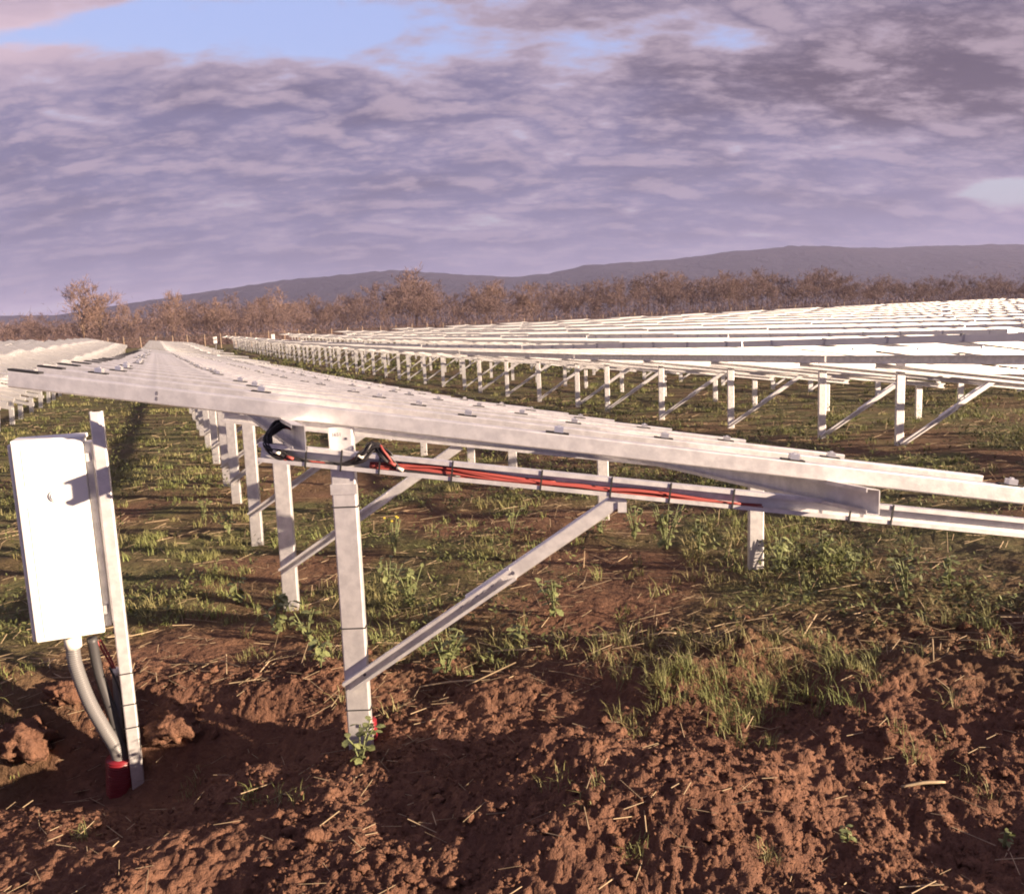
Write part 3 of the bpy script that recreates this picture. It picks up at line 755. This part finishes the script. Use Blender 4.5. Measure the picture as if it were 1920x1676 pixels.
for a in [(140, 513, 150, 0, 'broad bare tree, left one of the pair standing highest above the hedge at left', 1.25), (176, 522, 152, 1, 'bare tree, right one of the pair standing highest above the hedge at left', 1.05),
          (238, 556, 152, 2, 'slim bare tree just right of the tall pair at left', .6), (318, 540, 158, 3, 'bare tree where the ridge line first rises above the woods at left', 1.0),
          (395, 556, 160, 4, 'low bare tree left of the first leaning orange trees', 1.2), (505, 534, 165, 5, 'orange-brown rounded tree below the left slope of the ridge', 1.3),
          (772, 490, 205, 0, 'tallest wide bare tree breaking the skyline at the ridge crest', 1.25), (905, 520, 185, 2, 'rounded russet tree left of the dip in the ridge', 1.1),
          (1000, 528, 185, 4, 'rounded russet tree right below the dip in the ridge', 1.1), (1370, 506, 205, 1, 'rounded russet tree before the dark slope right of centre', 1.2),
          (1250, 503, 215, 3, 'bare tree top meeting the ridge line right of centre', 1.1)]:
    single_tree(*a)
# the rest of the wood reads as one mass
WVs, WFs, off = [], [], 0
tops = lambda px: np.interp(px, [-150, 0, 80, 270, 300, 430, 560, 640, 740, 860, 950, 1040, 1180, 1300, 1420, 1560, 1700, 1900, 2100], [598, 600, 598, 588, 562, 560, 560, 556, 530, 536, 540, 535, 515, 508, 505, 512, 520, 522, 526])
rt = random.Random(5); wood_v = []; wood_f = []; woff = 0
for k in range(230):
    px = -150 + 2280 * ((k + rt.random() * .9) / 230); layer = k % 3
    Y = (150 if px < 560 else 172 if px < 1000 else 195) + layer * 13 + rt.uniform(-5, 5)
    yt = float(tops(px)) + [22, 9, 0][layer] * rt.uniform(.3, 1.5) + rt.uniform(-16, 10)
    top = atY(px, yt, Y); g = float(terrain(top.x, Y)); hgt = max(3.5, top.z - g); WV, WF, Vt, Ft = TREES[rt.randrange(6)]
    s_ = hgt / 10; sx = s_ * rt.uniform(1.0, 1.45) * (1.5 if hgt < 7 else 1); th = rt.uniform(0, 6.28); c, sn = math.cos(th), math.sin(th)
    Vv = Vt[:, :].copy(); X_, Y_ = Vv[:, 0] * c - Vv[:, 1] * sn, Vv[:, 0] * sn + Vv[:, 1] * c
    Vv = np.stack([X_ * sx + top.x, Y_ * sx + Y, Vv[:, 2] * s_ + g], 1)
    keep = Ft if layer == 2 else Ft[np.random.default_rng(k).random(len(Ft)) < .6]
    WVs.append(Vv); WFs.append(keep + off); off += len(Vv)
    # trunk strips
    for q_ in range(2):
        r_ = .011 * hgt * (1 - .4 * q_); x0 = top.x + q_ * rt.uniform(-1, 1); lean_ = rt.uniform(-.6, .6)
        wood_v += [(x0 - r_, Y, g - .3), (x0 + r_, Y, g - .3), (x0 + lean_ + r_ * .5, Y, g + hgt * .5), (x0 + lean_ - r_ * .5, Y, g + hgt * .5), (x0, Y - r_, g - .3), (x0, Y + r_, g - .3), (x0 + lean_, Y + r_ * .5, g + hgt * .5), (x0 + lean_, Y - r_ * .5, g + hgt * .5)]
        wood_f += [(woff, woff + 1, woff + 2, woff + 3), (woff + 4, woff + 5, woff + 6, woff + 7)]; woff += 8
WVs.append(np.array(wood_v)); WFs.append(np.array(wood_f) + off)
tag(link('woodland', np_mesh('woodland', np.concatenate(WVs), np.concatenate(WFs), M['twig2'])), 'brown leafless wood along the far edge of the field', 'woodland', kind='stuff')
# undergrowth under the wood: dense bramble of thin faces
n = 90000; px = rng.uniform(-200, 2150, n); Yb = np.where(px < 560, 140, np.where(px < 1000, 160, 182)) + rng.uniform(0, 30, n)
dirs = np.array([list(ray(float(p), 600.)) for p in px]); Xb = dirs[:, 0] / dirs[:, 1] * Yb
hb = np.abs(rng.normal(0, 2.6, n)) * (.6 + .8 * fbm(Xb * .12, Yb * .1, 3, 51)); zb = terrain(Xb, Yb) + hb * rng.uniform(.2, 1.2, n)
dv = rng.normal(size=(n, 3)); dv[:, 2] = np.abs(dv[:, 2]) + .3; dv *= (rng.uniform(.5, 1.6, n) / np.linalg.norm(dv, axis=1))[:, None]
ev = np.cross(dv, rng.normal(size=(n, 3))); ev *= (.035 / np.linalg.norm(ev, axis=1))[:, None]
cV = np.stack([Xb, Yb, zb], 1); V = np.concatenate([cV - ev - dv * .5, cV + ev - dv * .5, cV + dv * .5]); i = np.arange(n)
tag(link('undergrowth', np_mesh('undergrowth', V, np.stack([i, i + n, i + 2 * n], 1), M['twig2'])), 'tangled brown undergrowth at the foot of the far wood', 'undergrowth', kind='stuff')

# ------------------------------------------------------------------ soil clods
def ico(n=1):
    import bmesh
    bm_ = bmesh.new(); bmesh.ops.create_icosphere(bm_, subdivisions=n, radius=1); bm_.verts.ensure_lookup_table()
    V = np.array([v.co[:] for v in bm_.verts]); Fc = np.array([[v.index for v in f.verts] for f in bm_.faces]); bm_.free(); return V, Fc
def clods(n, Ya, Yb, rmin, rmax, sub, bias):
    V0, F0 = ico(sub); Y = rng.uniform(Ya, Yb, n); X = (Y + .8) * rng.uniform(-.78, .78, n)
    dens = fbm(X * 1.6, Y * 1.6, 3, 61); keep = (dens > .40) & (rng.random(n) > veg(X, Y) * .8) & ~((np.abs(Y - trench_y(X)) < .2) & (X < -1.0) & (rng.random(n) < .8)); X, Y = X[keep], Y[keep]; n = len(X)
    r = rmin + (rmax - rmin) * rng.random(n) ** bias
    P = V0[None] * (1 + .55 * (rng.random((n, len(V0), 1)) - .5) * 2) * r[:, None, None] * np.stack([rng.uniform(.7, 1.3, n), rng.uniform(.7, 1.3, n), rng.uniform(.5, .95, n)], 1)[:, None]
    th = rng.uniform(0, 6.28, n); c, s_ = np.cos(th)[:, None], np.sin(th)[:, None]
    P = np.stack([P[..., 0] * c - P[..., 1] * s_, P[..., 0] * s_ + P[..., 1] * c, P[..., 2]], -1) + np.stack([X, Y, ground(X, Y) + r * .05], 1)[:, None]
    return P.reshape(-1, 3), (F0[None] + (np.arange(n) * len(V0))[:, None, None]).reshape(-1, 3)
vs, fs, off = [], [], 0
for a in ((34000, 1.9, 4.9, .003, .010, 1, 2.2), (2600, 2.0, 4.9, .008, .030, 2, 3.0)):
    v_, f_ = clods(*a); vs.append(v_); fs.append(f_ + off); off += len(v_)
tag(link('soil_clods', np_mesh('soil_clods', np.concatenate(vs), np.concatenate(fs), M['soil'], False)), 'crumbled red soil clods strewn over the foreground', 'soil', kind='stuff')

# a few big clods that stand out beside the trench
def big_clod(px, py, Y, r, label, seed):
    V0, F0 = ico(4); p = atY(px, py, Y); nz = fbm(V0[:, 0] * 2.2 + seed, V0[:, 1] * 2.2 + V0[:, 2] * 1.7, 4, seed) - .5; n2 = np.abs(fbm(V0[:, 0] * 7 + seed, V0[:, 2] * 7 + V0[:, 1] * 5, 3, seed + 4) - .5)
    n3 = np.abs(fbm(V0[:, 0] * 19 + seed, V0[:, 2] * 19 + V0[:, 1] * 13, 3, seed + 8) - .5)
    V = V0 * (1 + .95 * nz - .85 * n2 - .55 * n3)[:, None] * np.array([1.15, .9, .78]) * r
    zb = float(ground(np.array([p.x]), np.array([Y]))[0]); o = link('soil_clod', np_mesh('soil_clod', V, F0, M['soil'], True)); o.location = (p.x, Y, max(p.z, zb + r * .25) - r * .22); tag(o, label, 'clod', 'big clods by the trench')
big_clod(50, 1375, 4.35, .17, 'big clod of earth on the trench edge at far left', 3)
big_clod(335, 1375, 4.32, .16, 'big broken clod of earth just right of the cabinet post', 6)
big_clod(130, 1340, 4.55, .11, 'smaller clod behind the hoses of the cabinet', 9)

# ------------------------------------------------------------------ straw
def sticks(n, Ya, Yb, Lr, rr, upright=0.):
    Y = Ya * (Yb / Ya) ** rng.random(n); X = (Y + .5) * rng.uniform(-.76, .76, n)
    th = rng.normal(.1, 1.1, n); el = np.where(rng.random(n) < upright, rng.uniform(.9, 1.5, n), rng.normal(.02, .12, n)); L = rng.uniform(*Lr, n)
    d = np.stack([np.cos(th) * np.cos(el), np.sin(th) * np.cos(el), np.sin(el)], 1) * L[:, None]
    p = np.stack([X, Y, ground(X, Y) + .012 * (1 + Y * .05)], 1); p = np.where((el > .8)[:, None], p, p - d / 2)
    r = rng.uniform(*rr, n) * np.maximum(1, Y / 9); e = np.cross(d, rng.normal(size=d.shape)); e *= (r / np.linalg.norm(e, axis=1))[:, None]; f = np.cross(d / L[:, None], e)
    V = np.concatenate([p + e, p - e * .5 + f * .87, p - e * .5 - f * .87, p + d + e, p + d - e * .5 + f * .87, p + d - e * .5 - f * .87]); i = np.arange(n)
    F_ = np.concatenate([np.stack([i + a * n, i + b * n, i + (b + 3) * n, i + (a + 3) * n], 1) for a, b in ((0, 1), (1, 2), (2, 0))])
    return V, F_
vs, fs, off = [], [], 0
for a in ((420, 2.3, 4.6, (.03, .16), (.0010, .0026)), (2300, 4.1, 9.5, (.02, .16), (.0008, .0022)), (520, 4.2, 9.5, (.12, .34), (.0014, .0042)), (1900, 8, 26, (.08, .4), (.0016, .0032)), (240, 4.6, 24, (.05, .16), (.0014, .0034), 1.)):
    v_, f_ = sticks(*a); vs.append(v_); fs.append(f_ + off); off += len(v_)
tag(link('straw_litter', np_mesh('straw_litter', np.concatenate(vs), np.concatenate(fs), M['straw'])), 'pale straw and stubble scattered over the soil', 'straw', kind='stuff')
def gp(px, py, zoff=0.):
    """ground point under a pixel"""
    d = ray(px, py); t = (H - 0) / -d.z
    for _ in range(8):
        p = d * t; t *= (H - float(ground(np.array([p.x]), np.array([p.y]))[0]) - zoff) / (H - (H + d.z * t)) if d.z * t else 1
    p = d * t; return Vector((p.x, p.y, H + d.z * t))
def stalk(a, b, r, label, up=None):
    pa = gp(*a); pb = gp(*b) if up is None else pa + Vector((up[0], .02, up[1])); mid = (pa + pb) / 2 + Vector((0, 0, .012))
    mb = MB(); mb.tube(spline([Vector((0, 0, .012)), mid - pa + Vector((0, 0, .01)), pb - pa + Vector((0, 0, .014))], 4), [r * .9] * 4 + [r] * 4 + [r * .7], 6)
    o = mb.build('straw_stalk', M['straw'], None, True); o.location = pa; tag(o, label, 'stalk', 'loose straw stalks')
stalk((788, 1291), (900, 1279), .006, 'thick straw stalk lying right of the foot of the nearest post')
stalk((898, 1228), (1000, 1222), .005, 'straw stalk lying right of the leafy weed under the brace')
stalk((1105, 1220), (1180, 1200), .004, 'straw stalk lying left of the grass clump')
stalk((1216, 1194), (1268, 1191), .006, 'short thick straw piece lying at the top of the grass clump')
stalk((1690, 1480), (1772, 1472), .007, 'bright straw piece lying alone on dark soil at right')
stalk((1862, 1392), (1904, 1370), .012, 'wide flake of dry stalk lying at the right edge')
stalk((1502, 1118), None, .005, 'single upright dry stalk standing in the weeds at right', (-.015, .16))
stalk((1750, 1245), None, .004, 'short upright stubble stalk standing near the right edge', (0, .12))
stalk((882, 945), None, .006, 'leaning dry stalk standing under the girder of the nearest rack', (.05, .14))

# ------------------------------------------------------------------ grass
def tufts(X, Y, nb, hgt, wd, lean, bendk=.35):
    n = len(X); X = np.repeat(X, nb); Y = np.repeat(Y, nb); N = len(X); hg = np.repeat(hgt, nb) * rng.uniform(.45, 1.15, N); ww = np.repeat(wd, nb)
    rad = np.repeat(lean, nb) * .35; x = X + rng.normal(0, 1, N) * rad; y = Y + rng.normal(0, 1, N) * rad
    th = rng.uniform(0, 6.28, N); ln = np.abs(rng.normal(.75, .45, N)) * hg; z = ground(x, y) - .005
    d = np.stack([np.cos(th), np.sin(th), 0 * th], 1); e = np.stack([-np.sin(th), np.cos(th), 0 * th], 1) * ww[:, None] / 2; b = np.stack([x, y, z], 1)
    mid = b + d * (ln * .35)[:, None]; mid[:, 2] += hg * .62; tip = b + d * ln[:, None]; tip[:, 2] += hg * rng.uniform(.75, 1.0, N)
    V = np.concatenate([b - e, b + e, mid + e * .7, mid - e * .7, tip]); i = np.arange(N)
    return V, np.concatenate([np.stack([i, i + N, i + 2 * N], 1), np.stack([i, i + 2 * N, i + 3 * N], 1), np.stack([i + 3 * N, i + 2 * N, i + 4 * N], 1)])
vs, fs, off = [], [], 0
def add_t(*a):
    global off
    v_, f_ = tufts(*a); vs.append(v_); fs.append(f_ + off); off += len(v_)
n = 12000; Y = 4.0 * (60 / 4.0) ** rng.random(n); X = (Y + .5) * rng.uniform(-.76, .76, n)
pk = veg(X, Y) * sstep(.44, .64, fbm(X * .9, Y * .9, 4, 71)); k_ = rng.random(n) < pk * .95; X, Y = X[k_], Y[k_]
add_t(X, Y, 17, .05 + .07 * rng.random(len(X)) + Y * .0016, .0028 + Y * .0005, .05 + Y * .006)
# clumps seen in the photograph
cl = []
for px, py, s_, m_ in [(1215, 1355, .6, 3), (1200, 1230, 1, 6), (1290, 1255, 1, 5), (1350, 1290, 1.1, 6), (1420, 1320, 1.1, 6), (1480, 1330, 1, 5), (1540, 1210, .6, 4), (1380, 1230, .9, 4), (1480, 1250, .9, 4), (1620, 1260, 1, 5), (1770, 1170, .8, 5), (1850, 1165, .8, 4), (1330, 1345, .9, 4), (1250, 1290, .8, 3), (50, 1255, .4, 2), (340, 1050, .9, 5), (420, 1080, .9, 5), (300, 1010, .9, 5), (450, 1230, .4, 2), (1040, 1470, .25, 1), (1720, 1410, .4, 2), (1820, 1480, .3, 1), (540, 1500, .15, 1), (350, 1470, .15, 1), (470, 1490, .15, 1), (160, 1570, .15, 1), (1120, 1480, .2, 1), (1430, 1620, .15, 1), (1190, 1600, .15, 1)]:
    p = gp(px, py)
    for q_ in range(m_ * 2): cl.append((p.x + rng.normal(0, .20 * s_), p.y + rng.normal(0, .17 * s_), s_))
cl = np.array(cl); add_t(cl[:, 0], cl[:, 1], 22, .04 + .075 * np.clip(cl[:, 2], .3, 1) * rng.uniform(.6, 1.2, len(cl)), np.full(len(cl), .0032), np.full(len(cl), .07))
n = 3500; Y = 40 * (112 / 40.) ** rng.random(n); X = Y * rng.uniform(-.72, .72, n); add_t(X, Y, 6, .12 + .12 * rng.random(n), .05 + .0 * Y, .4 + 0 * Y)
tag(link('grass', np_mesh('grass', np.concatenate(vs), np.concatenate(fs), M['grass'])), 'green grass tufts growing through the stubble', 'grass', kind='stuff')

# ------------------------------------------------------------------ broad-leaved weeds: cover (stuff) and single plants
def leaf_cover(n, Ya, Yb, size, thr):
    Y = Ya * (Yb / Ya) ** rng.random(n); X = (Y + .5) * rng.uniform(-.76, .76, n); k_ = rng.random(n) < veg(X, Y) * sstep(thr, thr + .2, fbm(X * .8 + 9, Y * .8, 4, 81)); X, Y = X[k_], Y[k_]; n = len(X)
    nl = 14; h = rng.uniform(.05, .24, n) * (1 + Y * .012); X = np.repeat(X, nl); Y = np.repeat(Y, nl); h = np.repeat(h, nl); N = len(X); g = ground(X, Y)
    th = rng.uniform(0, 6.28, N); rad = np.abs(rng.normal(0, .6, N)) * h * .8; c = np.stack([X + np.cos(th) * rad, Y + np.sin(th) * rad, g + h * rng.uniform(.15, 1., N) ** 1.2], 1)
    el = rng.normal(.25, .45, N); d = np.stack([np.cos(th) * np.cos(el), np.sin(th) * np.cos(el), np.sin(el)], 1); e = np.stack([-np.sin(th), np.cos(th), rng.normal(0, .3, N)], 1)
    s_ = rng.uniform(.5, 1.1, N) * size * (1 + Y * .03); d *= s_[:, None]; e *= (s_ * .38)[:, None]
    V = np.concatenate([c - d, c - d * .1 + e, c + d, c - d * .1 - e]); i = np.arange(N)
    return V, np.concatenate([np.stack([i, i + N, i + 2 * N], 1), np.stack([i, i + 2 * N, i + 3 * N], 1)])
vs, fs, off = [], [], 0
for a in ((3600, 4.5, 12, .021, .38), (6500, 9, 45, .024, .36), (2500, 35, 110, .05, .35)):
    v_, f_ = leaf_cover(*a); vs.append(v_); fs.append(f_ + off); off += len(v_)
tag(link('weed_cover', np_mesh('weed_cover', np.concatenate(vs), np.concatenate(fs), M['leafd'])), 'low green weeds covering the ground between the racks', 'weeds', kind='stuff')
LEAF = []
for k in range(3):
    mb = MB(); L = 1.0; outline = [(0, .0), (.10, .05), (.22, .06), (.30, .20), (.42, .17), (.55, .30), (.70, .24), (.82, .26), (.95, .10), (1.02, 0)]
    V = []; Fs = []
    for x, wd_ in outline:
        drop = -.28 * (x ** 2) * (1 + .3 * k); V += [(x, -wd_ * (1 + .12 * k), drop + .10 * wd_), (x, 0, drop), (x, wd_, drop + .12 * wd_)]
    for i in range(len(outline) - 1):
        a = 3 * i; Fs += [(a, a + 1, a + 4, a + 3), (a + 1, a + 2, a + 5, a + 4)]
    mb.add(V, Fs); LEAF.append(mb.mesh('leaf', M['leaf'], True))
def weed(px, py, hgt, nl, ls, label, seed, flower=0):
    nl = int(nl * 1.9); hgt *= 1.3; ls *= .85
    rd = random.Random(seed); p = gp(px, py); o = empty('leafy_weed', p); tag(o, label, 'weed', 'leafy weeds')
    mb = MB(); stems = []
    for s_ in range(max(1, nl // 7)):
        th = rd.uniform(0, 6.28); sp_ = rd.uniform(.0, .45) * hgt; tip = Vector((math.cos(th) * sp_, math.sin(th) * sp_, hgt * rd.uniform(.75, 1.0))); pts = spline([Vector((0, 0, -.02)), tip * .5 + Vector((0, 0, .02)), tip], 4); stems.append(pts); mb.tube(pts, [.004] * (len(pts) - 1) + [.002], 5)
    mb.build('stem', M['stem'], o, True)
    for i in range(nl):
        pts = rd.choice(stems); q_ = pts[rd.randrange(2, len(pts))]; lf = link('leaf', LEAF[rd.randrange(3)], o); s_ = ls * rd.uniform(.55, 1.15)
        lf.location = q_; lf.scale = (s_, s_ * rd.uniform(.8, 1.15), s_); lf.rotation_euler = (rd.uniform(-.4, .4), rd.uniform(-.75, .35), rd.uniform(0, 6.28))
    for i in range(flower):
        q_ = stems[i % len(stems)][-1]; MB().obox(q_ + Vector((0, 0, .01)), Vector((1, 0, 0)), Vector((0, 1, 0)), Vector((0, 0, 1)), .008, .008, .006).build('flower', M['flower'], o)
for a in [(676, 1428, .15, 18, .075, 'pale green leafy weed at the foot of the nearest post', 1), (835, 1262, .20, 30, .075, 'bushy leafy weed standing under the lower end of the nearest brace', 2),
          (520, 1188, .22, 22, .095, 'leafy weed at the foot of the second post', 3), (600, 1252, .14, 14, .07, 'low leafy weed left of the nearest post', 4), (575, 1200, .18, 16, .08, 'leafy weed between the second post and the nearest post', 5),
          (770, 1140, .26, 40, .07, 'broad bushy weed behind the nearest post and brace', 6), (730, 1120, .24, 30, .07, 'bushy weed close to the right side of the nearest post', 7), (740, 1040, .30, 22, .05, 'tall thin weed with yellow flowers right of the nearest post', 8, 4),
          (1040, 1155, .22, 26, .08, 'leafy weed growing right of the brace near the middle', 9), (975, 1205, .08, 8, .08, 'small flat weed with pale leaf left of the straw', 10),
          (1250, 1030, .32, 46, .075, 'large bushy weed left of the short front post', 11), (1190, 1010, .24, 26, .07, 'weed at the left of the large bush by the short front post', 12), (1310, 1040, .22, 22, .07, 'weed with yellowing leaves left of the short front post', 13),
          (1460, 1070, .2, 24, .075, 'leafy weed just right of the short front post', 14), (1540, 1060, .2, 24, .075, 'second leafy weed right of the short front post', 15), (1600, 1090, .18, 20, .07, 'third leafy weed right of the short front post', 16),
          (1700, 1120, .2, 20, .07, 'leafy weed beside the tall grass at right', 17), (1780, 1105, .18, 20, .07, 'leafy weed beyond the tall grass at right', 18), (1590, 1585, .06, 8, .04, 'tiny pale seedling in the dark soil at lower right', 19), (1880, 1590, .06, 8, .04, 'tiny pale seedling at the lower right corner', 20),
          (445, 1130, .16, 18, .08, 'leafy weed left of the second post', 21), (430, 1000, .2, 22, .075, 'leafy weed left of the third post', 22), (380, 975, .2, 20, .07, 'leafy weed in the grass strip beside the row of posts', 23), (960, 1000, .22, 18, .06, 'thin weed under the girder of the nearest rack', 24),
          (1125, 1000, .2, 20, .06, 'weed under the top end of the nearest brace', 25)]:
    weed(*a)

# ------------------------------------------------------------------ haze
hz = bpy.data.materials.new('thin_evening_haze'); hz.use_nodes = True
t = NT(hz.node_tree); hz.node_tree.nodes.clear()
vo = t.n('ShaderNodeVolumePrincipled', ins={'Color': (.66, .66, 1.0, 1), 'Density': .00012, 'Anisotropy': .1}); om = t.n('ShaderNodeOutputMaterial'); t.l.new(vo.outputs[0], om.inputs['Volume'])
o = MB().box((-9000, -60, -60), (9000, 6000, 262)).build('haze', hz); tag(o, 'thin bluish evening haze over the field and hills', 'haze', kind='stuff')
